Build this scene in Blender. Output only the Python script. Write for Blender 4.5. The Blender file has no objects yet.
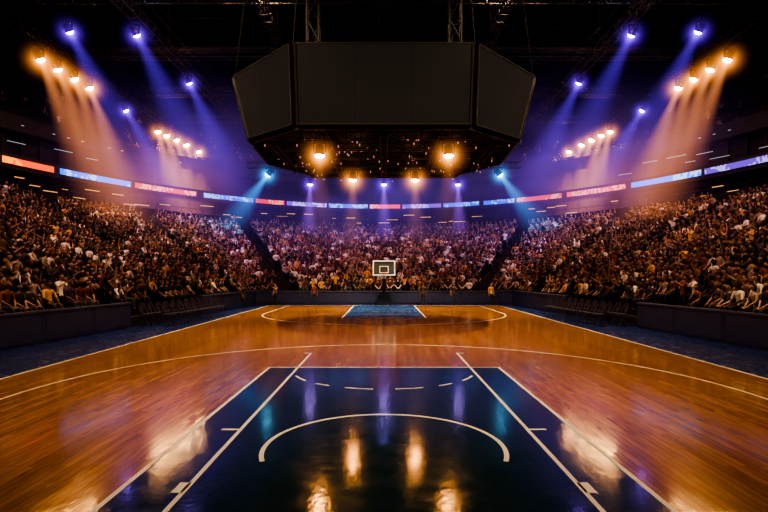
import bpy, bmesh, math, random
from mathutils import Vector, Matrix
random.seed(7)
scene = bpy.context.scene
COL = scene.collection
try:
    scene.view_settings.view_transform='AgX'; scene.view_settings.look='AgX - High Contrast'
except Exception as e: print('look',e)

# ------------------------------------------------------------------ helpers
class MB:
    def __init__(s): s.v=[]; s.f=[]; s.m=[]
    def quad(s,a,b,c,d,m=0):
        n=len(s.v); s.v+= [tuple(a),tuple(b),tuple(c),tuple(d)]; s.f.append((n,n+1,n+2,n+3)); s.m.append(m)
    def patch(s,a,b,c,d,m=0,k=8):
        n=len(s.v)
        for j in range(k+1):
            for i in range(k+1):
                s.v.append(tuple(a.lerp(b,i/k).lerp(d.lerp(c,i/k),j/k)))
        for j in range(k):
            for i in range(k):
                q=n+j*(k+1)+i; s.f.append((q,q+1,q+k+2,q+k+1)); s.m.append(m)
    def poly(s,pts,m=0):
        n=len(s.v); s.v+=[tuple(p) for p in pts]; s.f.append(tuple(range(n,n+len(pts)))); s.m.append(m)
    def box(s,c,d,m=0,rz=0.0,mat=None):
        hx,hy,hz=d[0]/2,d[1]/2,d[2]/2
        cs,sn=math.cos(rz),math.sin(rz); n=len(s.v)
        for z in (-hz,hz):
            for x,y in ((-hx,-hy),(hx,-hy),(hx,hy),(-hx,hy)):
                p=Vector((c[0]+x*cs-y*sn,c[1]+x*sn+y*cs,c[2]+z))
                if mat: p=mat@p
                s.v.append(tuple(p))
        for f in ((3,2,1,0),(4,5,6,7),(0,1,5,4),(1,2,6,5),(2,3,7,6),(3,0,4,7)):
            s.f.append(tuple(n+i for i in f)); s.m.append(m)
    def strut(s,a,b,r,m=0,sides=4,r2=None,cap=True):
        a=Vector(a); b=Vector(b); d=b-a
        if d.length<1e-6: return
        r2=r if r2 is None else r2
        q=d.to_track_quat('Z','Y'); n=len(s.v)
        for k in range(sides):
            t=2*math.pi*(k+.5)/sides; o=q@Vector((math.cos(t),math.sin(t),0))
            s.v.append(tuple(a+o*r)); s.v.append(tuple(b+o*r2))
        for k in range(sides):
            i=n+2*k; j=n+2*((k+1)%sides); s.f.append((i,j,j+1,i+1)); s.m.append(m)
        if cap:
            s.f.append(tuple(n+2*k for k in reversed(range(sides)))); s.m.append(m)
            s.f.append(tuple(n+2*k+1 for k in range(sides))); s.m.append(m)
    def truss(s,a,b,w=.5,bay=1.0,r=.03,m=0):
        a=Vector(a); b=Vector(b); d=b-a; L=d.length; u=d.normalized()
        side=u.cross(Vector((0,0,1))); 
        if side.length<.1: side=Vector((1,0,0))
        side.normalize(); up=side.cross(u)
        off=[side*w/2+up*w/2, side*w/2-up*w/2, -side*w/2-up*w/2, -side*w/2+up*w/2]
        for o in off: s.strut(a+o,b+o,r*1.3,m)
        n=max(1,int(L/bay))
        for i in range(n):
            p=a+u*(L*i/n); q=a+u*(L*(i+1)/n)
            for k in range(4):
                o1=off[k]; o2=off[(k+1)%4]
                s.strut(p+o1,q+o2,r*.7,m,3,cap=False) if i%2 else s.strut(p+o2,q+o1,r*.7,m,3,cap=False)
                s.strut(p+o1,p+o2,r*.7,m,3,cap=False)
    def mesh(s,name,mats,smooth=False):
        me=bpy.data.meshes.new(name); me.from_pydata(s.v,[],s.f)
        for m in mats: me.materials.append(m)
        me.polygons.foreach_set('material_index',s.m)
        if smooth: me.polygons.foreach_set('use_smooth',[True]*len(s.f))
        me.update(); return me
    def obj(s,name,mats,parent=None,smooth=False):
        o=bpy.data.objects.new(name,s.mesh(name,mats,smooth)); COL.objects.link(o)
        if parent: o.parent=parent
        return o

def newmat(name):
    m=bpy.data.materials.new(name); m.use_nodes=True
    nt=m.node_tree; nt.nodes.clear()
    out=nt.nodes.new('ShaderNodeOutputMaterial'); return m,nt,out
def pbr(name,col,rough=.5,metal=0,spec=.5,noise=0,nscale=8,emit=None,es=0):
    m,nt,out=newmat(name); b=nt.nodes.new('ShaderNodeBsdfPrincipled')
    b.inputs['Base Color'].default_value=(*col,1); b.inputs['Roughness'].default_value=rough
    b.inputs['Metallic'].default_value=metal; b.inputs['Specular IOR Level'].default_value=spec
    if emit: b.inputs['Emission Color'].default_value=(*emit,1); b.inputs['Emission Strength'].default_value=es
    tc=nt.nodes.new('ShaderNodeTexCoord')
    if noise:
        n=nt.nodes.new('ShaderNodeTexNoise'); n.inputs['Scale'].default_value=nscale
        nt.links.new(tc.outputs['Object'],n.inputs['Vector'])
        mx=nt.nodes.new('ShaderNodeMix'); mx.data_type='RGBA'; 
        mx.inputs[6].default_value=(*[c*(1-noise) for c in col],1); mx.inputs[7].default_value=(*[min(1,c*(1+noise)) for c in col],1)
        nt.links.new(n.outputs['Fac'],mx.inputs[0]); nt.links.new(mx.outputs[2],b.inputs['Base Color'])
    nt.links.new(b.outputs[0],out.inputs[0]); return m
def emis(name,col,s):
    m,nt,out=newmat(name); e=nt.nodes.new('ShaderNodeEmission'); e.inputs[0].default_value=(*col,1); e.inputs[1].default_value=s
    nt.links.new(e.outputs[0],out.inputs[0]); return m
def math_node(nt,op,a,b=None,c=None,clamp=False):
    n=nt.nodes.new('ShaderNodeMath'); n.operation=op; n.use_clamp=clamp
    for i,x in enumerate((a,b,c)):
        if x is None: continue
        if isinstance(x,(int,float)): n.inputs[i].default_value=x
        else: nt.links.new(x,n.inputs[i])
    return n.outputs[0]

# ------------------------------------------------------------------ camera
cam=bpy.data.cameras.new('camera'); camo=bpy.data.objects.new('camera',cam); COL.objects.link(camo)
camo.location=(0,0,2.05); camo.rotation_euler=(math.radians(90),0,0)
cam.lens=24.3; cam.sensor_width=36; cam.shift_y=.0234; cam.clip_end=400; cam.clip_start=.05
scene.camera=camo
w=bpy.data.worlds.new('world'); scene.world=w; w.use_nodes=True
w.node_tree.nodes['Background'].inputs[0].default_value=(.03,.03,.08,1); w.node_tree.nodes['Background'].inputs[1].default_value=.05

# ------------------------------------------------------------------ materials
def floor_mat(name,cols,plank=True,rough=.2,bumpS=.14):
    m,nt,out=newmat(name); L=nt.links.new
    b=nt.nodes.new('ShaderNodeBsdfPrincipled')
    tc=nt.nodes.new('ShaderNodeTexCoord'); mp=nt.nodes.new('ShaderNodeMapping')
    L(tc.outputs['Object'],mp.inputs[0])
    if plank:
        mp.inputs['Rotation'].default_value=(0,0,math.radians(90))
        br=nt.nodes.new('ShaderNodeTexBrick'); L(mp.outputs[0],br.inputs['Vector'])
        br.inputs['Scale'].default_value=1; br.inputs['Brick Width'].default_value=2.2; br.inputs['Row Height'].default_value=.09
        br.inputs['Mortar Size'].default_value=.003; br.inputs['Bias'].default_value=0
        br.inputs['Color1'].default_value=(*cols[0],1); br.inputs['Color2'].default_value=(*cols[1],1); br.inputs['Mortar'].default_value=(*[c*.3 for c in cols[0]],1)
        gn=nt.nodes.new('ShaderNodeTexNoise'); mg=nt.nodes.new('ShaderNodeMapping'); mg.inputs['Scale'].default_value=(40,2.0,1)
        L(tc.outputs['Object'],mg.inputs[0]); L(mg.outputs[0],gn.inputs['Vector']); gn.inputs['Scale'].default_value=1; gn.inputs['Detail'].default_value=5
        mx=nt.nodes.new('ShaderNodeMix'); mx.data_type='RGBA'; mx.blend_type='MULTIPLY'; mx.inputs[0].default_value=.75
        cr=nt.nodes.new('ShaderNodeValToRGB'); cr.color_ramp.elements[0].position=.3; cr.color_ramp.elements[0].color=(.42,.34,.28,1); cr.color_ramp.elements[1].position=.65
        L(gn.outputs['Fac'],cr.inputs[0]); L(br.outputs['Color'],mx.inputs[6]); L(cr.outputs[0],mx.inputs[7]); L(mx.outputs[2],b.inputs['Base Color'])
    else:
        n=nt.nodes.new('ShaderNodeTexNoise'); n.inputs['Scale'].default_value=1.5; n.inputs['Detail'].default_value=6; L(tc.outputs['Object'],n.inputs['Vector'])
        mx=nt.nodes.new('ShaderNodeMix'); mx.data_type='RGBA'; mx.inputs[6].default_value=(*cols[0],1); mx.inputs[7].default_value=(*cols[1],1)
        L(n.outputs['Fac'],mx.inputs[0]); L(mx.outputs[2],b.inputs['Base Color'])
    sn=nt.nodes.new('ShaderNodeTexNoise'); sn.inputs['Scale'].default_value=3.0; sn.inputs['Detail'].default_value=8; sn.inputs['Distortion'].default_value=1.5
    L(tc.outputs['Object'],sn.inputs['Vector'])
    mr=nt.nodes.new('ShaderNodeMapRange'); mr.inputs[1].default_value=.3; mr.inputs[2].default_value=.7; mr.inputs[3].default_value=rough*.65; mr.inputs[4].default_value=rough*1.45
    L(sn.outputs['Fac'],mr.inputs[0]); L(mr.outputs[0],b.inputs['Roughness'])
    bn=nt.nodes.new('ShaderNodeTexNoise'); bm_=nt.nodes.new('ShaderNodeMapping'); bm_.inputs['Scale'].default_value=(18,14,1)
    L(tc.outputs['Object'],bm_.inputs[0]); L(bm_.outputs[0],bn.inputs['Vector']); bn.inputs['Scale'].default_value=1; bn.inputs['Detail'].default_value=4
    bp=nt.nodes.new('ShaderNodeBump'); bp.inputs['Strength'].default_value=bumpS; bp.inputs['Distance'].default_value=.012
    L(bn.outputs['Fac'],bp.inputs['Height']); L(bp.outputs[0],b.inputs['Normal'])
    b.inputs['Specular IOR Level'].default_value=.8
    L(b.outputs[0],out.inputs[0]); return m
M_wood=floor_mat('maple_wood',[(.50,.25,.048),(.32,.145,.026)],rough=.12,bumpS=.07)
M_key=floor_mat('navy_key_paint',[(.007,.030,.052),(.012,.046,.074)],False,.115,.10)
M_keyfar=floor_mat('blue_key_paint',[(.010,.06,.24),(.015,.08,.30)],False,.25)
M_apron=floor_mat('navy_apron',[(.012,.028,.14),(.016,.040,.19)],False,.22)
M_line=pbr('white_line_paint',(.95,.93,.9),.3,noise=.1,nscale=9)
M_conc=pbr('dark_concrete',(.03,.024,.028),.8,noise=.3)
M_dark=pbr('dark_wall',(.014,.014,.022),.7,noise=.3,nscale=1)
M_navy=pbr('navy_padding',(.040,.050,.13),.38,noise=.25,nscale=3)
M_black=pbr('black_plastic',(.012,.012,.014),.45)
M_steel=pbr('dark_steel',(.045,.045,.055),.5,.3)
M_rail=pbr('steel_rail',(.07,.07,.08),.4,.5)
M_screen=pbr('dark_screen',(.020,.018,.018),.35,noise=.2,nscale=2,emit=(1,.92,.9),es=.014)  # faint emission painted in so the dark faces read as lit
M_frame=pbr('scoreboard_frame',(.10,.10,.115),.45,.3)
M_hous=pbr('scoreboard_housing',(.012,.012,.014),.5,.2)
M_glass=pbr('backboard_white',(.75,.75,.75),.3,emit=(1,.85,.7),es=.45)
M_bglass=pbr('backboard_glass',(.10,.11,.12),.1)
M_orange=pbr('rim_orange',(.8,.16,.03),.4)
M_net=pbr('net_cord',(.75,.73,.7),.8)

# ------------------------------------------------------------------ floor
mb=MB(); mb.quad((-60,-20,-.012),(60,-20,-.012),(60,90,-.012),(-60,90,-.012)); mb.obj('floor',[M_dark])
mb=MB(); mb.box((0,16.2,-.004),(21.4,40,.012)); mb.obj('court_apron',[M_apron])
HW=7.45; YB=33.6
mb=MB(); mb.box((0,(YB-2)/2,.001),(HW*2,YB+2,.012)); mb.obj('basketball_court_floor',[M_wood])
mb=MB(); mb.box((0,4.65,.006),(5.0,13.3,.006)); mb.obj('court_key_paint',[M_key])
mb=MB(); mb.box((0,(24.1+YB)/2,.006),(3.9,YB-24.1,.006)); mb.obj('court_key_paint',[M_keyfar])
mb=MB(); ZL=.0115
def line(x0,y0,x1,y1,wd):
    d=Vector((x1-x0,y1-y0,0)).normalized(); n=Vector((-d.y,d.x,0))*wd/2
    a=Vector((x0,y0,ZL)); b=Vector((x1,y1,ZL)); mb.quad(a+n,a-n,b-n,b+n)
def arc(cx,cy,r,a0,a1,wd,n=48):
    for i in range(n):
        t0=math.radians(a0+(a1-a0)*i/n); t1=math.radians(a0+(a1-a0)*(i+1)/n)
        P=lambda t,rr:(cx+rr*math.cos(t),cy+rr*math.sin(t),ZL)
        mb.quad(P(t0,r-wd/2),P(t0,r+wd/2),P(t1,r+wd/2),P(t1,r-wd/2))
for sx in (-1,1):
    line(sx*HW,-2,sx*HW,YB,.07)
    line(sx*2.5,-2,sx*2.5,11.33,.055)
    line(sx*1.88,-2,sx*1.88,13.4,.05)
    line(sx*1.88,13.37,sx*2.05,13.37,.06)
    line(sx*1.9,6.8,sx*2.13,6.8,.06)
    line(sx*1.88,4.95,sx*1.99,4.95,.24)
    line(sx*6.25,-2,sx*6.25,8.71,.05)
    line(sx*6.15,26.9,sx*6.15,YB,.06)
    line(sx*1.95,24.1,sx*1.95,YB,.07)
    for a,b in ((6,22),(32,42),(53,69)):
        arc(0,11.07,1.89,270+sx*a,270+sx*b,.05,6) if sx>0 else arc(0,11.07,1.89,270-b,270-a,.05,6)
line(-2.53,11.33,2.53,11.33,.06); line(-HW,YB,HW,YB,.09)
line(-1.98,24.1,1.98,24.1,.10); line(-1.98,28,1.98,28,.05)
arc(0,6.12,1.41,-20,200,.055); arc(0,8.71,6.25,0,180,.055,80); arc(0,26.9,6.15,180,360,.07,80)
arc(0,24.1,1.3,180,360,.04,30)
mb.obj('court_lines',[M_line])

# ------------------------------------------------------------------ bowl geometry
C=Vector((0,22))
POLY=[(-10.5,-12),(-10.5,13),(-8.7,34.3),(-7.8,35.2),(7.8,35.2),(8.7,34.3),(10.5,13),(10.5,-12)]
def r_in(th):
    d=Vector((math.sin(th),math.cos(th))); best=None
    for (x0,y0),(x1,y1) in zip(POLY[:-1],POLY[1:]):
        a=Vector((x0,y0))-C; e=Vector((x1-x0,y1-y0)); den=d.x*e.y-d.y*e.x
        if abs(den)<1e-9: continue
        t=(a.x*e.y-a.y*e.x)/den; s=(a.x*d.y-a.y*d.x)/den
        if t>0 and -1e-6<=s<=1+1e-6: best=t if best is None else min(best,t)
    return best if best else 14
def r_ell(th,a,b,cy=25):
    dx,dy=math.sin(th),math.cos(th); oy=C.y-cy
    A=(dx/a)**2+(dy/b)**2; B=2*dy*oy/b**2; Cc=(oy/b)**2-1
    return (-B+math.sqrt(B*B-4*A*Cc))/(2*A)
TH0,TH1=math.radians(-142),math.radians(142)
def bowl_pt(th,t,z,kind='low'):
    if kind=='low': a=r_in(th); b=r_ell(th,24,31)
    else: a=r_ell(th,30.8,38.8); b=r_ell(th,41,49)
    r=a+(b-a)*t
    return Vector((C.x+r*math.sin(th),C.y+r*math.cos(th),z))
NA=150
ths=[TH0+(TH1-TH0)*i/NA for i in range(NA+1)]
def rows(name,kind,N,z0,z1):
    mb=MB()
    for i in range(N):
        z=z0+(z1-z0)*i/N; zn=z0+(z1-z0)*(i+1)/N
        for a,b in zip(ths[:-1],ths[1:]):
            p,q=bowl_pt(a,i/N,z,kind),bowl_pt(b,i/N,z,kind); r,s=bowl_pt(a,(i+1)/N,z,kind),bowl_pt(b,(i+1)/N,z,kind)
            mb.quad(p,q,s,r)
            mb.quad(r,s,Vector((s.x,s.y,zn)),Vector((r.x,r.y,zn)))
            if i==0: 
                zb0=0 if kind=='low' else z-.4
                mb.quad(Vector((p.x,p.y,zb0)),Vector((q.x,q.y,zb0)),q,p)
    return mb
NL=27; ZA,ZB=.35,6.4
AISLES=[math.radians(a) for a in (-128,-104,-84,-62,-44,-26,26,44,62,84,104,128)]
mb=rows('x','low',NL,ZA,ZB)
for th in AISLES:
    for i in range(NL):
        z=ZA+(ZB-ZA)*i/NL; p=bowl_pt(th,(i+.8)/NL,z+(ZB-ZA)/NL/4)
        mb.box((p.x,p.y,p.z),(.9,.28,(ZB-ZA)/NL/2),1,rz=-th)
    for i in range(2,NL-1,5):
        p=bowl_pt(th,i/NL,ZA+(ZB-ZA)*i/NL); q=bowl_pt(th,(i+2.4)/NL,ZA+(ZB-ZA)*(i+2.4)/NL)
        up=Vector((0,0,.85)); mb.strut(p,p+up,.016,2); mb.strut(q,q+up,.016,2); mb.strut(p+up,q+up,.018,2)
mb.obj('lower_seating_stand',[M_conc,pbr('step_grey',(.035,.03,.035),.7),M_rail])
NU=12; UA,UB=13.6,19.5
rows('x','up',NU,UA,UB).obj('upper_seating_stand',[M_conc])

def ell(phi,a,b,z): return Vector((a*math.sin(phi),25+b*math.cos(phi),z))
def sweep(mb,prof,p0=-128,p1=128,n=160,m=0):
    for i in range(n):
        a=math.radians(p0+(p1-p0)*i/n); b=math.radians(p0+(p1-p0)*(i+1)/n)
        for (A,B) in zip(prof[:-1],prof[1:]):
            mb.quad(ell(a,*A),ell(b,*A),ell(b,*B),ell(a,*B),m)
mb=MB()
sweep(mb,[(24.02,31.02,6.4),(24.02,31.02,7.5),(24.2,31.2,7.5),(24.2,31.2,6.7),(28.6,36.6,6.7),(28.6,36.6,9.3),(26.9,34.9,9.3),(26.9,34.9,10.3),(27.1,35.1,10.3),(27.1,35.1,9.9),(30.5,38.5,9.9),(30.5,38.5,12.7),(29.4,37.4,12.7),(29.4,37.4,13.9),(29.5,37.5,13.9),(29.5,37.5,13.0),(30.7,38.7,13.0)])
sweep(mb,[(41.1,49.1,19.0),(41.1,49.1,20),(42,50,20),(42,50,26.9)])
mb.obj('wall_concourse',[M_dark])
mb=MB()
for i in range(-52,53):
    phi=math.radians(i*2.4)
    p=ell(phi,28.2,36.2,6.9); mb.box((p.x,p.y,8.0),(.3,.3,2.3),0,rz=-phi)
    p=ell(phi,30.2,38.2,9.9); mb.box((p.x,p.y,11.3),(.2,.2,2.7),0,rz=-phi)
    if i%2==0:
        p=ell(phi,24.1,31.1,7.5); mb.strut(p,p+Vector((0,0,.5)),.02,1)
for i in range(160):
    a=math.radians(-128+1.6*i); b=math.radians(-128+1.6*(i+1))
    mb.strut(ell(a,24.1,31.1,7.95),ell(b,24.1,31.1,7.95),.02,1,3)
    mb.strut(ell(a,29.45,37.45,14.3),ell(b,29.45,37.45,14.3),.02,1,3)
mb.obj('concourse_railing',[M_dark,M_rail])
mb=MB(); rs=random.Random(3)
for i in range(-60,61):
    phi=math.radians(i*2.0)
    if rs.random()<.5:
        L=rs.uniform(.4,1.4)
        p=ell(phi,27.9,35.9,8.6+rs.uniform(-.6,.4)); mb.box(p,(L,.06,.06),0,rz=-phi)
    if rs.random()<.3 and abs(i)>22:
        L=rs.uniform(.6,1.8)
        p=ell(phi,30.0,38.0,12.2+rs.uniform(-.9,.2)); mb.box(p,(L,.05,.045),1,rz=-phi)
    if rs.random()<.3:
        p=ell(phi,29.3,37.3,13.2); mb.box(p,(.2,.05,.05),rs.choice((0,1)),rz=-phi)
mb.obj('suite_light_strips',[emis('strip_warm',(1,.5,.15),.9),emis('strip_white',(.85,.88,1),.4)])

# ------------------------------------------------------------------ LED ribbon
def led_mat(name,c1,c2,s,seed):
    m,nt,out=newmat(name); L=nt.links.new
    uv=nt.nodes.new('ShaderNodeUVMap'); uv.uv_map='UVMap'
    mp=nt.nodes.new('ShaderNodeMapping'); L(uv.outputs[0],mp.inputs[0]); mp.inputs['Scale'].default_value=(2.2,.7,1); mp.inputs['Location'].default_value=(seed,seed*.3,0)
    v=nt.nodes.new('ShaderNodeTexVoronoi'); v.distance='CHEBYCHEV'; v.inputs['Scale'].default_value=2.2; L(mp.outputs[0],v.inputs['Vector'])
    n=nt.nodes.new('ShaderNodeTexNoise'); n.inputs['Scale'].default_value=.35; L(uv.outputs[0],n.inputs['Vector'])
    fac=math_node(nt,'MULTIPLY',math_node(nt,'GREATER_THAN',v.outputs['Distance'],.36),math_node(nt,'GREATER_THAN',n.outputs['Fac'],.5))
    mx=nt.nodes.new('ShaderNodeMix'); mx.data_type='RGBA'; mx.inputs[6].default_value=(*c1,1); mx.inputs[7].default_value=(*c2,1); L(fac,mx.inputs[0])
    e=nt.nodes.new('ShaderNodeEmission'); L(mx.outputs[2],e.inputs[0]); e.inputs[1].default_value=s; L(e.outputs[0],out.inputs[0]); return m
LED=[led_mat('led_orange',(.9,.08,.005),(1,.30,.03),1.8,1),led_mat('led_blue',(.03,.16,1),(.25,.5,1),1.7,2),
     led_mat('led_red_white',(.8,.06,.06),(1,.3,.25),1.4,3),led_mat('led_blue_white',(.03,.12,.9),(.25,.45,1),1.3,4),
     led_mat('led_red',(.8,.05,.03),(1,.28,.15),1.2,5),led_mat('led_violet',(.2,.08,.7),(.5,.4,1),1.1,6),M_black]
segs=[(-125,-84,5),(-84,-74.5,1),(-73.5,-66.8,0),(-66,-55,1),(-54.3,-43,2),(-41.5,-31,3),(-30.5,-24,4),(-23.5,-14,5),(-13.5,-4,3),(-3.5,4,2),(4.5,14,5),(14.5,23,3),(24,31,3),(31.5,41,4),(42,53,2),(54,65,1),(65.5,75,5),(75.5,84,0),(85,125,1)]
mb=MB(); uvs=[]
for a0,a1,mi in segs:
    n=max(3,int((a1-a0)))
    for i in range(n):
        a=math.radians(a0+(a1-a0)*i/n); b=math.radians(a0+(a1-a0)*(i+1)/n)
        mb.quad(ell(a,26.8,34.8,9.6),ell(b,26.8,34.8,9.6),ell(b,26.8,34.8,10.05),ell(a,26.8,34.8,10.05),mi)
        u0,u1=a*30,b*30; uvs+=[(u0,0),(u1,0),(u1,.62),(u0,.62)]
me=mb.mesh('led_ribbon_display',LED); ul=me.uv_layers.new(name='UVMap')
for i,u in enumerate(uvs): ul.data[i].uv=u
o=bpy.data.objects.new('led_ribbon_display',me); COL.objects.link(o)

# ------------------------------------------------------------------ roof
mb=MB(); mb.quad((-60,-20,27),(60,-20,27),(60,90,27),(-60,90,27)); mb.obj('ceiling',[M_dark])
mb=MB()
for y in range(4,76,8): mb.truss((-38,y,24.2),(38,y,24.2),1.6,2.4,.09)
for x in range(-36,37,9): mb.truss((x,-5,22.6),(x,66,22.6),.9,2.2,.06)
mb.obj('roof_truss',[M_steel])
ZT=16.75
mb=MB()
for x in (-21.6,-14.1,14.1,21.6): mb.truss((x,14,ZT),(x,60,ZT),.55,.9,.035)
for x in (-7,7): mb.truss((x,14,ZT+.7),(x,60,ZT+.7),.55,.9,.035)
for y in (22,30,38,46,54): mb.truss((-24,y,ZT+1.4),(24,y,ZT+1.4),.6,1.0,.035)
mb.truss((-13,50,11.6),(13,50,11.6),.5,.9,.035); mb.truss((-12,45.5,11.6),(12,45.5,11.6),.5,.9,.035)
for x in (-21.6,-14.1,-7,7,14.1,21.6):
    for y in (18,26,34,42,50,58): mb.strut((x,y,ZT),(x,y,24),.02)
for x in (-12,-4,4,12):
    mb.strut((x,50,11.8),(x,50,24),.02); mb.strut((x*.9,45.5,11.8),(x*.9,45.5,24),.02)
for y in (26,42):
    mb.box((0,y,20.2),(50,1.1,.06)); 
    for s in (-.5,.5): mb.strut((-25,y+s,21.2),(25,y+s,21.2),.03)
    for k in range(-25,26,2): mb.strut((k,y-.5,20.2),(k,y-.5,21.2),.02)
rig=mb.obj('lighting_truss_rig',[M_steel])

# ------------------------------------------------------------------ scoreboard
Tt=[(-3.0,17.1),(3.0,17.1),(5.75,20),(5.75,24.8),(3.9,27.5),(-3.9,27.5),(-5.75,24.8),(-5.75,20)]
Bb=[(-2.92,17.15),(2.92,17.15),(4.87,18.95),(5.05,22.6),(3.5,25.3),(-3.5,25.3),(-5.05,22.6),(-4.87,18.95)]
zt,zb=9.62,6.98
sb=bpy.data.objects.new('hanging_scoreboard',None); COL.objects.link(sb)
mbf=MB(); mbs=MB(); mbh=MB()
for k in range(8):
    a=Vector((*Tt[k],zt)); b=Vector((*Tt[(k+1)%8],zt)); c=Vector((*Bb[(k+1)%8],zb)); d=Vector((*Bb[k],zb))
    cen=(a+b+c+d)/4
    n=(c-d).cross(a-d).normalized()
    if n.dot(cen-Vector((0,21.5,8)))<0: n=-n
    mbh.patch(d,c,b,a)
    u=(b-a).normalized(); g=.08
    fa,fb,fc,fd=a+u*g+n*.12,b-u*g+n*.12,c-u*g*.9+n*.12,d+u*g*.9+n*.12
    P=[p+(cen+n*.12-p)*0.02+n*.012 for p in (fd,fc,fb,fa)]
    mbs.patch(*P)
    for p,q in zip((fd,fc,fb,fa),(fc,fb,fa,fd)):
        mbf.strut(p,q,.03,0); mbf.quad(p,q,q-n*.11,p-n*.11,1)
    for t in ((.333,.667) if (b-a).length>5 else (.5,)):
        mbf.strut(P[0].lerp(P[1],t),P[3].lerp(P[2],t),.005,1,3)
    lo=Vector((0,0,-.14)); mbf.quad(d+lo,c+lo,c,d,1); mbf.strut(d+lo,c+lo,.035,0)
mbf.poly([(x,y,zt) for x,y in Tt],1); mbf.poly([(x,y,zb+.25) for x,y in reversed(Bb)],1)
mbf.obj('frame',[M_frame,M_hous],sb); mbh.obj('housing',[M_hous],sb,True); mbs.obj('screens',[M_screen],sb,True)
mb=MB()
for y in (18,19.5,21,22.5,24,25):
    hwid=3.4 if y<18.2 else (4.6 if y<24 else 3.5); mb.truss((-hwid,y,6.86),(hwid,y,6.86),.28,.5,.022)
for x in (-4,-2,0,2,4): mb.truss((x,17.5 if abs(x)<3 else 18.7,6.84),(x,25 if abs(x)<3.5 else 24,6.84),.24,.5,.02)
for k in range(8):
    mb.truss((Tt[k][0]*.7,21.5+(Tt[k][1]-21.5)*.6,zt+.6),(Tt[(k+1)%8][0]*.7,21.5+(Tt[(k+1)%8][1]-21.5)*.6,zt+.6),.5,.7,.03)
for k in range(8): mb.strut((*Tt[k],zt),(Tt[k][0]*.75,21.5+(Tt[k][1]-21.5)*.75,22.2),.02)
for x in (-3,3): mb.truss((x,22,10),(x,22,22),.5,.9,.035)
mb.obj('underside_truss',[M_steel],sb)
mb=MB(); rs=random.Random(5)
for k in range(170):
    x=rs.uniform(-4.6,4.6); y=rs.uniform(17.8,24.8)
    if abs(x)>3.2 and (y<18.8 or y>24): continue
    mb.strut((x,y,6.78),(x,y,6.70),.025,0 if rs.random()<.55 else 1,8)
mb.obj('underside_bulbs',[emis('bulb_warm',(1,.45,.3),.5),M_frame],sb)

# ------------------------------------------------------------------ haze beams, halos and glow: light painted as volume emission
def beam_mat(name,col,s,r0=.06,p=1.25):  # beam light painted as emission in a cone, nothing scatters
    m,nt,out=newmat(name); L=nt.links.new
    tc=nt.nodes.new('ShaderNodeTexCoord'); sp=nt.nodes.new('ShaderNodeSeparateXYZ'); L(tc.outputs['Object'],sp.inputs[0])
    t=math_node(nt,'MULTIPLY',sp.outputs[2],-1)
    R=math_node(nt,'MULTIPLY_ADD',t,1-r0,r0)
    rho=math_node(nt,'ADD',math_node(nt,'MULTIPLY',sp.outputs[0],sp.outputs[0]),math_node(nt,'MULTIPLY',sp.outputs[1],sp.outputs[1]))
    q=math_node(nt,'DIVIDE',rho,math_node(nt,'MULTIPLY',R,R))
    a=math_node(nt,'POWER',math_node(nt,'SUBTRACT',1,q,clamp=True),1.8)
    f=math_node(nt,'POWER',math_node(nt,'SUBTRACT',1,t,clamp=True),1.3)
    g=math_node(nt,'POWER',R,-p)
    st=math_node(nt,'MULTIPLY',math_node(nt,'MULTIPLY',a,f),math_node(nt,'MULTIPLY',g,s))
    e=nt.nodes.new('ShaderNodeEmission'); e.inputs[0].default_value=(*col,1); L(st,e.inputs[1]); L(e.outputs[0],out.inputs['Volume']); return m
def halo_mat(name,col,s,core=.02,pw=2.0,noise=False):  # emissive sphere painting lens bloom, also used for lit haze
    m,nt,out=newmat(name); L=nt.links.new
    tc=nt.nodes.new('ShaderNodeTexCoord'); ln=nt.nodes.new('ShaderNodeVectorMath'); ln.operation='LENGTH'; L(tc.outputs['Object'],ln.inputs[0])
    r=ln.outputs['Value']
    a=math_node(nt,'POWER',math_node(nt,'SUBTRACT',1,r,clamp=True),pw)
    g=math_node(nt,'DIVIDE',core,math_node(nt,'ADD',math_node(nt,'MULTIPLY',r,r),core))
    st=math_node(nt,'MULTIPLY',math_node(nt,'MULTIPLY',a,g),s)
    if noise:
        n=nt.nodes.new('ShaderNodeTexNoise'); n.inputs['Scale'].default_value=2.2; n.inputs['Detail'].default_value=2; L(tc.outputs['Object'],n.inputs['Vector'])
        k=math_node(nt,'MULTIPLY',math_node(nt,'SUBTRACT',n.outputs['Fac'],.3,clamp=True),4.5); st=math_node(nt,'MULTIPLY',st,k)
    e=nt.nodes.new('ShaderNodeEmission'); e.inputs[0].default_value=(*col,1); L(st,e.inputs[1]); L(e.outputs[0],out.inputs['Volume']); return m
BM={'w':beam_mat('beam_glow_warm',(1,.36,.13),.10),'p':beam_mat('beam_glow_violet',(.20,.08,1),.055),'c':beam_mat('beam_glow_cyan',(.03,.38,.9),.2),'v':beam_mat('beam_glow_lilac',(.42,.16,1),.13),'s':beam_mat('beam_glow_amber',(1,.36,.14),.09)}
HM={'w':halo_mat('halo_warm',(1,.34,.06),16,.012),'p':halo_mat('halo_violet',(.24,.07,1),8),'c':halo_mat('halo_cyan',(.05,.45,1),9)}; HM['v']=HM['p']; HM['s']=halo_mat('halo_amber',(1,.36,.08),22,.015)
LM={'w':emis('lens_warm',(1,.50,.16),190),'p':emis('lens_violet',(.42,.22,1),40),'c':emis('lens_cyan',(.25,.75,1),36)}; LM['v']=emis('lens_lilac',(.6,.4,1),32); LM['s']=emis('lens_amber',(1,.42,.11),170)
mb=MB(); mb.strut((0,0,0),(0,0,-1),.06,0,28,1.0); ME_BEAM={k:None for k in BM}
for k in BM: ME_BEAM[k]=mb.mesh('light_beam_'+k,[BM[k]])
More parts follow.
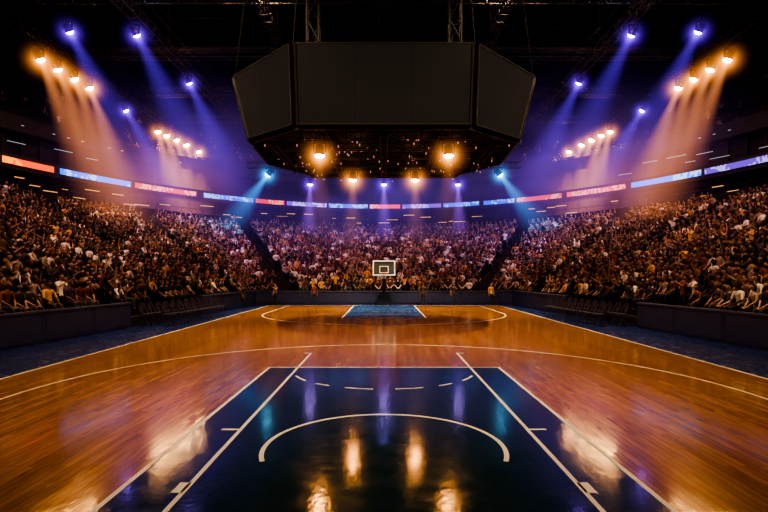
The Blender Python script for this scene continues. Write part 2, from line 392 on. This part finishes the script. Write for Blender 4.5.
def sphere_mesh(name,mat,seg=20):
    bm=bmesh.new(); bmesh.ops.create_uvsphere(bm,u_segments=seg,v_segments=seg//2,radius=1); me=bpy.data.meshes.new(name); bm.to_mesh(me); bm.free(); me.materials.append(mat); return me
ME_HALO={k:sphere_mesh('halo_'+k,HM[k]) for k in HM}
mb=MB()
mb.strut((0,0,.55),(0,0,.30),.05,0,8); mb.box((0,0,.28),(.5,.16,.08)); mb.box((-.26,0,.08),(.05,.12,.44)); mb.box((.26,0,.08),(.05,.12,.44)); mb.box((0,0,.58),(.14,.14,.12))
ME_YOKE=mb.mesh('yoke',[M_black])
mb=MB(); mb.strut((0,0,.22),(0,0,.05),.12,0,16,.2); mb.strut((0,0,.05),(0,0,-.22),.2,0,16,.235); mb.strut((0,0,-.22),(0,0,-.26),.25,0,16)
for k in range(5): mb.strut((0,0,.05+k*.03),(0,0,.06+k*.03),.215-k*.012,0,16)
ME_HEAD=mb.mesh('lamp_head',[M_black])
ME_LENS={}
for k in LM:
    mb=MB()
    for j in range(4):
        r0=.21*math.cos(j*math.pi/8); r1=.21*math.cos((j+1)*math.pi/8); mb.strut((0,0,-.26-.13*math.sin(j*math.pi/8)),(0,0,-.26-.13*math.sin((j+1)*math.pi/8)),r0,0,20,max(r1,.001),cap=False)
    ME_LENS[k]=mb.mesh('lens_'+k,[LM[k]])
def stage_light(p,kind,aim,L=12,R=1.8,spot=0,ang=40,halo=1.3,col=None,scale=1.0,beam=True,blend=.8):
    root=bpy.data.objects.new('stage_light',ME_YOKE); COL.objects.link(root); root.location=p; root.scale=(scale,)*3
    q=(Vector(aim)-Vector(p)).to_track_quat('-Z','Y')
    def ch(name,data,s=(1,1,1)):
        o=bpy.data.objects.new(name,data); COL.objects.link(o); o.parent=root; o.rotation_mode='QUATERNION'; o.rotation_quaternion=q; o.scale=s; return o
    ch('lamp_head',ME_HEAD); ch('lens',ME_LENS[kind])
    if beam:
        b=ch('light_beam',ME_BEAM[kind],(R/scale,R/scale,L/scale)); b.location=q@Vector((0,0,-.3))
    if halo:
        h=ch('lens_halo',ME_HALO[kind],(halo/scale,)*3); h.location=q@Vector((0,0,-.3))
    if spot:
        ld=bpy.data.lights.new('spot','SPOT'); ld.energy=spot; ld.color=col or (1,.6,.3); ld.spot_size=math.radians(ang); ld.spot_blend=blend; ld.shadow_soft_size=.2
        s=ch('spot',ld); s.location=q@Vector((0,0,-.5))
    return root
for sx in (-1,1):
    for i,y in enumerate((33.0,34.6,36.3,38.0)):
        stage_light((sx*(22-.1*i),y,16),'w',(sx*(18.0),y+3,3),14,2.9,spot=(5500 if i==3 else 0),ang=85,col=(1,.54,.34),scale=1.2,halo=1.6)
    for i,y in enumerate((49.8,51.2,53,55,58)):
        stage_light((sx*(21.8-.25*i),y,16),'w',(sx*(18-.5*i),y-1,3),14,3.0,spot=4500 if i==2 else 0,ang=85,col=(1,.48,.36),scale=1.2,halo=1.5)
    for x,y,ax,ay in ((17.9,29.3,14,36),(14.3,29.7,10.0,37),(14.1,37.2,9.5,43),(21.8,43.5,15.5,47)):
        stage_light((sx*x,y,16),'p',(sx*ax,ay,4),13,3.6,spot=5000 if x in(14.1,21.8) else 0,ang=60,col=(.35,.2,1),scale=1.0,halo=1.3)
    stage_light((sx*2.27,18.3,6.45),'s',(sx*2.4,18.6,0),3.6,1.3,halo=1.0,scale=.8)
    stage_light((sx*1.38,23,6.45),'s',(sx*1.5,24.0,0),4.6,1.4,halo=1.0,scale=.8)
    stage_light((sx*7.1,49.9,11),'v',(sx*7.6,51,2),8.5,2.2,scale=1.2,halo=1.5)
    stage_light((sx*10,45.5,11),'c',(sx*15.5,47,4.5),8,2.4,spot=2000,ang=50,col=(.1,.5,1),scale=1.2,halo=1.5)
    for y,z,e,a in ((11,19.5,9500,70),(19,19.5,22000,58),(26,19.5,34000,56),(30,21.4,30000,46)):  # unseen floods; the farthest pair was added to lift the far court
        stage_light((sx*7.5,y,z),'w',(sx*2.2,y+(2.5 if y<30 else 0),0),4,.5,spot=e,ang=a,halo=0,col=(1,.69,.33),beam=False,blend=1)
    stage_light((sx*5,15,19.5),'w',(sx*17,19,3),4,.5,spot=7000,ang=66,halo=0,col=(1,.57,.38),beam=False)  # this and the next two: unseen washes added to brighten the stands
    stage_light((sx*6.5,24,19.8),'w',(sx*18,33,3),4,.5,spot=6500,ang=70,halo=0,col=(1,.54,.40),beam=False)
    stage_light((sx*10,26,19.8),'w',(sx*4,44,1),4,.5,spot=8500,ang=50,halo=0,col=(1,.48,.44),beam=False)
stage_light((0,49.9,11),'v',(0,51,2),8.5,2.2,scale=1.2,halo=1.5)
for p,e,c in (((-14,30,19),380,(.45,.38,.6)),((14,30,19),380,(.45,.38,.6)),((0,48,15),300,(.3,.25,.9))):  # added point fills so the dark trusses show; no fixtures here
    ld=bpy.data.lights.new('rig_fill_light','POINT'); ld.energy=e; ld.color=c; ld.shadow_soft_size=.3
    o=bpy.data.objects.new('rig_fill_light',ld); COL.objects.link(o); o.location=p; o.parent=rig
def haze_glow(p,r,col,s):
    m=halo_mat('stage_haze_glow',col,s,.6,1.6,True); o=bpy.data.objects.new('stage_haze',sphere_mesh('stage_haze',m,24)); COL.objects.link(o); o.location=p; o.scale=r; o.parent=rig  # emissive ellipsoid painting the glow of lit haze
for s in (-1,1):
    haze_glow((s*16,44,11.5),(15,15,9.5),(.28,.12,.70),.036)
    haze_glow((s*20,46,10.0),(9,14,7),(1,.32,.22),.036)
haze_glow((0,47,8.5),(21,10,8),(.24,.12,.62),.055)

# ------------------------------------------------------------------ barriers
mb=MB()
def barrier(p0,p1,z=.93,th=.14):
    p0=Vector((*p0,0)); p1=Vector((*p1,0)); d=p1-p0; L=d.length; n=max(1,round(L/2.4)); rz=math.atan2(d.y,d.x)
    for i in range(n):
        c=p0+d*((i+.5)/n); mb.box((c.x,c.y,z/2+.01),(L/n-.02,th,z),0,rz=rz); mb.box((c.x,c.y,z/2),(L/n*.9,th+.03,z*.8),0,rz=rz)
    c=p0+d*.5; mb.box((c.x,c.y,z+.02),(L,th+.06,.05),1,rz=rz)
for s in (-1,1):
    barrier((s*10.3,-8),(s*10.3,13)); barrier((s*10.3,13),(s*9.72,19.8)); barrier((s*9.2,26),(s*8.5,34.1)); barrier((s*8.5,34.1),(s*7.7,35))
barrier((-7.7,35),(7.7,35),.86)
mb.obj('courtside_barrier',[M_navy,pbr('barrier_cap',(.09,.10,.18),.35)])

# ------------------------------------------------------------------ people
def rmat(name,cols,rough=.8):
    m,nt,out=newmat(name); b=nt.nodes.new('ShaderNodeBsdfPrincipled'); oi=nt.nodes.new('ShaderNodeObjectInfo')
    k=math_node(nt,'FRACT',math_node(nt,'MULTIPLY',oi.outputs['Random'],17.3+len(cols)))
    cr=nt.nodes.new('ShaderNodeValToRGB'); cr.color_ramp.interpolation='CONSTANT'
    els=cr.color_ramp.elements
    while len(els)<len(cols): els.new(.5)
    for i,c in enumerate(cols): els[i].position=i/len(cols); els[i].color=(*c,1)
    nt.links.new(k,cr.inputs[0]); nt.links.new(cr.outputs[0],b.inputs['Base Color']); b.inputs['Roughness'].default_value=rough
    nt.links.new(b.outputs[0],out.inputs[0]); return m
P_shirt=rmat('shirt_fabric',[(.95,.92,.88),(.05,.03,.03),(.22,.13,.09),(.02,.02,.04),(.8,.50,.18),(.14,.05,.05),(.04,.03,.03),(.05,.04,.05),(.08,.05,.12),(.45,.38,.33),(.04,.035,.05),(.12,.08,.07),(.95,.93,.93),(.22,.07,.05),(.06,.05,.06),(.10,.08,.10),(.03,.03,.05),(.03,.025,.03)])
P_pants=rmat('trouser_fabric',[(.03,.03,.05),(.04,.035,.035),(.02,.02,.02),(.08,.06,.04),(.03,.04,.07)])
P_skin=rmat('skin',[(.50,.31,.24),(.55,.37,.29),(.24,.14,.09),(.45,.29,.22),(.12,.06,.04),(.6,.43,.35),(.33,.2,.14)],.55)
P_hair=rmat('hair',[(.02,.012,.01),(.05,.025,.012),(.2,.11,.05),(.01,.01,.01),(.07,.04,.02),(.02,.02,.02)],.6)
P_eye=pbr('eye_dark',(.02,.015,.015),.3)
P_seat=pbr('seat_plastic',(.012,.012,.028),.45)
P_MATS=[P_shirt,P_pants,P_skin,P_hair,P_eye,P_seat,M_black]
def person_mesh(name,pose,seat=True,longhair=False):
    lean=pose.get('lean',0)
    pts=[];rad=[];part=[]
    def add(p,r,k): pts.append(Vector(p)); rad.append(r); part.append(k); return len(pts)-1
    st=pose.get('stand',False); dz=.42 if st else 0
    pel=add((0,0,.52+dz),.14,1); wst=add((0,-.02+lean*.3,.70+dz),.13,0); cst=add((0,lean*.7,.93+dz),.165,0)
    nb=add((0,.01+lean,1.09+dz),.075,0); nt_=add((0,.03+lean,1.17+dz),.055,2)
    E=[(pel,wst),(wst,cst),(cst,nb),(nb,nt_)]
    hands=[]
    for s,k in ((-1,'L'),(1,'R')):
        el,wr=pose[k]
        sh=add((s*.19,lean*.8,1.04+dz),.07,0); e=add((s*el[0],el[1]+lean*.6,el[2]+dz),.05,0); w_=add((s*wr[0],wr[1]+lean*.4,wr[2]+dz),.033,2)
        d=(pts[w_]-pts[e]).normalized(); h=add(pts[w_]+d*.07,.036,2)
        E+=[(cst,sh),(sh,e),(e,w_),(w_,h)]; hands.append((pts[h].copy(),d,s))
        if st:
            hip=add((s*.09,0,.88),.105,1); kn=add((s*.11,.02,.50),.07,1); an=add((s*.12,-.01,.09),.048,1); toe=add((s*.13,.15,.04),.04,6)
        else:
            hip=add((s*.1,.06,.52),.1,1); kn=add((s*.14,.46,.53),.075,1); an=add((s*.14,.44,.09),.05,1); toe=add((s*.15,.60,.045),.04,6)
        E+=[(pel,hip),(hip,kn),(kn,an),(an,toe)]
    bm=bmesh.new(); lay=bm.verts.layers.skin.verify(); vs=[bm.verts.new(p) for p in pts]
    for v,r in zip(vs,rad): v[lay].radius=(r,r*.85)
    vs[0][lay].use_root=True
    for a,b in E: bm.edges.new((vs[a],vs[b]))
    me=bpy.data.meshes.new('tmp'); bm.to_mesh(me); bm.free()
    ob=bpy.data.objects.new('tmp',me); COL.objects.link(ob)
    ob.modifiers.new('s','SKIN'); m=ob.modifiers.new('d','SUBSURF'); m.levels=1; m.render_levels=1
    bpy.context.view_layer.update(); d=bpy.context.evaluated_depsgraph_get(); em=bpy.data.meshes.new_from_object(ob.evaluated_get(d))
    mb=MB()
    segs_=[(pts[a],pts[b],part[b]) for a,b in E]
    def near(c):
        best=9;k=0
        for a,b,p in segs_:
            ab=b-a; t=max(0,min(1,(c-a).dot(ab)/ab.dot(ab))); dd=(a+ab*t-c).length
            if dd<best: best=dd;k=p
        return k
    mb.v=[tuple(v.co) for v in em.vertices]
    for p in em.polygons:
        mb.f.append(tuple(p.vertices)); mb.m.append(near(p.center))
    bpy.data.objects.remove(ob); 
    for h,dr,s in hands:
        side=dr.cross(Vector((0,0,1))); side=side.normalized() if side.length>.1 else Vector((1,0,0)); dn=dr.cross(side)
        for i,l in enumerate((.06,.07,.066,.05)):
            b0=h+side*(i-1.5)*.019+dr*.02; b1=b0+dr*l*.6+dn*.008; b2=b1+dr*l*.4+dn*.025
            mb.strut(b0,b1,.010,2,5,.009); mb.strut(b1,b2,.009,2,5,.006)
        b0=h-side*s*.03-dr*.02; mb.strut(b0,b0-side*s*.03+dr*.05,.011,2,5,.008)
    hc=pts[nt_]+Vector((0,.02,.115))
    bm=bmesh.new(); bmesh.ops.create_icosphere(bm,subdivisions=3,radius=1)
    for v in bm.verts:
        x,y,z=v.co
        fx=.078*(1-.22*max(0,-z)*(1 if y>-.2 else .5)); 
        yy=y*.098 - (.012 if (y<0 and z<-.3) else 0)
        if abs(x)<.16 and y>.8 and -.35<z<.12: yy+=.02*(1-abs(x)/.16)
        v.co=Vector((x*fx,yy,z*.122))
    n0=len(mb.v); 
    bm.verts.ensure_lookup_table()
    for v in bm.verts: mb.v.append(tuple(v.co+hc))
    for f in bm.faces:
        c=f.calc_center_median(); 
        hair=(c.z>.052) or (c.y<-.02 and c.z>-.06) or (c.y<.02 and c.z>.0)
        mb.f.append(tuple(n0+v.index for v in f.verts)); mb.m.append(3 if hair else 2)
    bm.free()
    for s in (-1,1):
        mb.box(hc+Vector((s*.03,.088,.008)),(.024,.012,.01),4); mb.box(hc+Vector((s*.079,0,-.005)),(.014,.03,.05),2)
    mb.box(hc+Vector((0,.086,-.06)),(.045,.012,.009),4)
    if longhair:
        mb.strut(hc+Vector((0,-.05,.06)),hc+Vector((0,-.08,-.2)),.085,3,10,.06)
    if seat:
        mb.box((0,.02,.40),(.46,.44,.06),5); mb.box((0,-.21,.68),(.46,.05,.48),5); mb.box((0,-.02,.2),(.06,.25,.4),5)
        for s in (-1,1): mb.box((s*.25,0,.6),(.04,.34,.04),5); mb.box((s*.25,-.05,.3),(.03,.06,.6),5)
    m=mb.mesh(name,P_MATS,True); return m
lap=((.26,.10,.78),(.14,.32,.64)); lap2=((.27,.08,.78),(.10,.28,.62)); clap=((.25,.18,.86),(.05,.36,1.06)); up=((.30,.08,1.25),(.26,.10,1.52)); chin=((.2,.26,.72),(.07,.2,.98)); sidea=((.25,-.03,.78),(.25,.05,.52))
poses=[dict(L=lap,R=lap),dict(L=lap2,R=lap,lean=.05),dict(L=clap,R=clap,lean=.04),dict(L=up,R=up),dict(L=lap,R=chin,lean=.12),dict(L=clap,R=clap,stand=True),dict(L=lap,R=up),dict(L=lap2,R=lap2,lean=.1)]
pc=bpy.data.collections.new('seated_spectators')
for i,p in enumerate(poses):
    me=person_mesh('spectator_body',p,True,i in(1,4,7)); o=bpy.data.objects.new('spectator_%02d'%i,me); pc.objects.link(o)
pts=[];rots=[];kinds=[];scl=[]
R_=random.Random(11)
def scatter(kind,N,z0,z1,occ,aisles,i0=0):
    for i in range(i0,N):
        z=z0+(z1-z0)*i/N; t=(i+.42)/N
        th=TH0+.03; 
        while th<TH1-.03:
            p=bowl_pt(th,t,z,kind); q=bowl_pt(th+.002,t,z,kind); d=q-p; L=d.length/.002
            ok=all(abs(th-a)*L>.72 for a in aisles)
            if ok and R_.random()<occ and p.y>-6:
                d.normalize(); n=Vector((-d.y,d.x)); 
                if n.dot(Vector((C.x-p.x,C.y-p.y)))<0: n=-n
                pts.append((p.x+R_.uniform(-.06,.06),p.y+R_.uniform(-.03,.03),z)); rots.append((0,0,math.atan2(-n.x,n.y)+R_.uniform(-.25,.25)))
                kinds.append(R_.choices(range(8),[6,5,3,1,4,1,1,5])[0]); scl.append(R_.uniform(.80,.94))
            th+=.49/L
scatter('low',NL,ZA,ZB,.92,AISLES,1); scatter('up',NU,UA,UB,.06,AISLES)
me=bpy.data.meshes.new('crowd'); me.from_pydata(pts,[],[])
a=me.attributes.new('rot','FLOAT_VECTOR','POINT'); a.data.foreach_set('vector',[c for r in rots for c in r])
a=me.attributes.new('kind','INT','POINT'); a.data.foreach_set('value',kinds)
a=me.attributes.new('scl','FLOAT','POINT'); a.data.foreach_set('value',scl)
crowd=bpy.data.objects.new('crowd_of_spectators',me); COL.objects.link(crowd)
ng=bpy.data.node_groups.new('crowd_seating','GeometryNodeTree')
ng.interface.new_socket('Geometry',in_out='INPUT',socket_type='NodeSocketGeometry'); ng.interface.new_socket('Geometry',in_out='OUTPUT',socket_type='NodeSocketGeometry')
gi=ng.nodes.new('NodeGroupInput'); go=ng.nodes.new('NodeGroupOutput'); ip=ng.nodes.new('GeometryNodeInstanceOnPoints'); ci=ng.nodes.new('GeometryNodeCollectionInfo')
ci.inputs['Collection'].default_value=pc; ci.inputs['Separate Children'].default_value=True; ci.inputs['Reset Children'].default_value=True
def na(t,n):
    x=ng.nodes.new('GeometryNodeInputNamedAttribute'); x.data_type=t; x.inputs['Name'].default_value=n; return x.outputs['Attribute']
er=ng.nodes.new('FunctionNodeEulerToRotation'); ng.links.new(na('FLOAT_VECTOR','rot'),er.inputs[0])
ng.links.new(gi.outputs[0],ip.inputs['Points']); ng.links.new(ci.outputs[0],ip.inputs['Instance']); ip.inputs['Pick Instance'].default_value=True
ng.links.new(na('INT','kind'),ip.inputs['Instance Index']); ng.links.new(er.outputs[0],ip.inputs['Rotation']); ng.links.new(na('FLOAT','scl'),ip.inputs['Scale']); ng.links.new(ip.outputs[0],go.inputs[0])
md=crowd.modifiers.new('seating','NODES'); md.node_group=ng
print('crowd',len(pts))
stm=person_mesh('staff_body',dict(L=sidea,R=sidea,stand=True),False)
stm2=person_mesh('staff_body',dict(L=clap,R=sidea,stand=True),False)
for x,y,r,m_ in ((-4.6,34.2,3.1,stm),(4.6,34.2,3.2,stm2),(-7.1,34.0,2.6,stm2),(7.0,33.9,3.6,stm),(2.6,34.4,3.0,stm),(-8.3,30.5,-1.6,stm)):
    o=bpy.data.objects.new('arena_staff_person',m_); COL.objects.link(o); o.location=(x,y,.005); o.rotation_euler=(0,0,r); o.scale=(.8,.8,.8)

# ------------------------------------------------------------------ courtside chairs
mb=MB()
def chair(x,y,rz):
    M=Matrix.Translation((x,y,.01))@Matrix.Rotation(rz,4,'Z')
    mb.box((0,0,.45),(.42,.42,.05),0,mat=M); mb.box((0,-.2,.72),(.42,.04,.34),0,mat=M)
    for s in (-1,1):
        mb.strut(M@Vector((s*.19,-.22,.88)),M@Vector((s*.19,.2,0)),.013,1); mb.strut(M@Vector((s*.19,.18,.45)),M@Vector((s*.19,-.22,0)),.013,1)
for s in (-1,1):
    for k in range(9):
        y=20.4+k*.62; xx=9.65-(y-19.8)*.085
        chair(s*(xx-.25),y,s*math.pi/2); chair(s*(xx-1.15),y,s*math.pi/2)
mb.obj('courtside_chairs',[pbr('chair_pad',(.05,.05,.08),.5),pbr('chair_leg',(.3,.3,.32),.35,.8)])

# ------------------------------------------------------------------ hoop
hp=bpy.data.objects.new('basketball_hoop',None); COL.objects.link(hp); hp.location=(0,33.1,.012)
mb=MB()
mb.box((0,1.15,.35),(.9,1.1,.7)); mb.box((0,1.15,.78),(.7,.8,.18)); mb.strut((0,1.1,.8),(0,.55,2.2),.11,0,8); mb.strut((0,.9,.8),(0,.15,2.15),.06,0,8)
mb.box((0,.3,2.25),(.12,.6,.12)); mb.strut((-.35,.08,2.1),(0,.55,2.2),.03); mb.strut((.35,.08,2.1),(0,.55,2.2),.03)
mb.obj('stanchion',[pbr('stanchion_pad',(.015,.02,.05),.4)],hp)
mb=MB(); W,H,zc=1.42,.95,2.42
mb.box((0,0,zc),(W-.06,.03,H-.06),1)
for s in (-1,1): mb.box((s*(W/2-.03),-.01,zc),(.07,.06,H)); mb.box((0,-.01,zc+s*(H/2-.03)),(W,.06,.07))
for s in (-1,1): mb.box((s*.27,-.02,zc-.1),(.04,.03,.42))
mb.box((0,-.02,zc+.1),(.58,.03,.04)); mb.box((0,-.02,zc-.3),(.58,.03,.04))
mb.obj('backboard',[M_glass,M_bglass],hp)
mb=MB(); n=24
for i in range(n):
    a=2*math.pi*i/n; b=2*math.pi*(i+1)/n; P=lambda t,r,z:Vector((r*math.cos(t),-.33+r*math.sin(t),z))
    mb.strut(P(a,.21,2.1),P(b,.21,2.1),.014,0,6)
    if i%2==0:
        for k in range(3):
            mb.strut(P(a+k*.13,.2-.03*k,2.1-.12*k),P(a+(k+1)*.13,.2-.03*(k+1),2.1-.12*(k+1)),.006,1,3); mb.strut(P(a-k*.13,.2-.03*k,2.1-.12*k),P(a-(k+1)*.13,.2-.03*(k+1),2.1-.12*(k+1)),.006,1,3)
mb.box((0,-.06,2.1),(.14,.14,.05)); mb.obj('rim_and_net',[M_orange,M_net],hp)
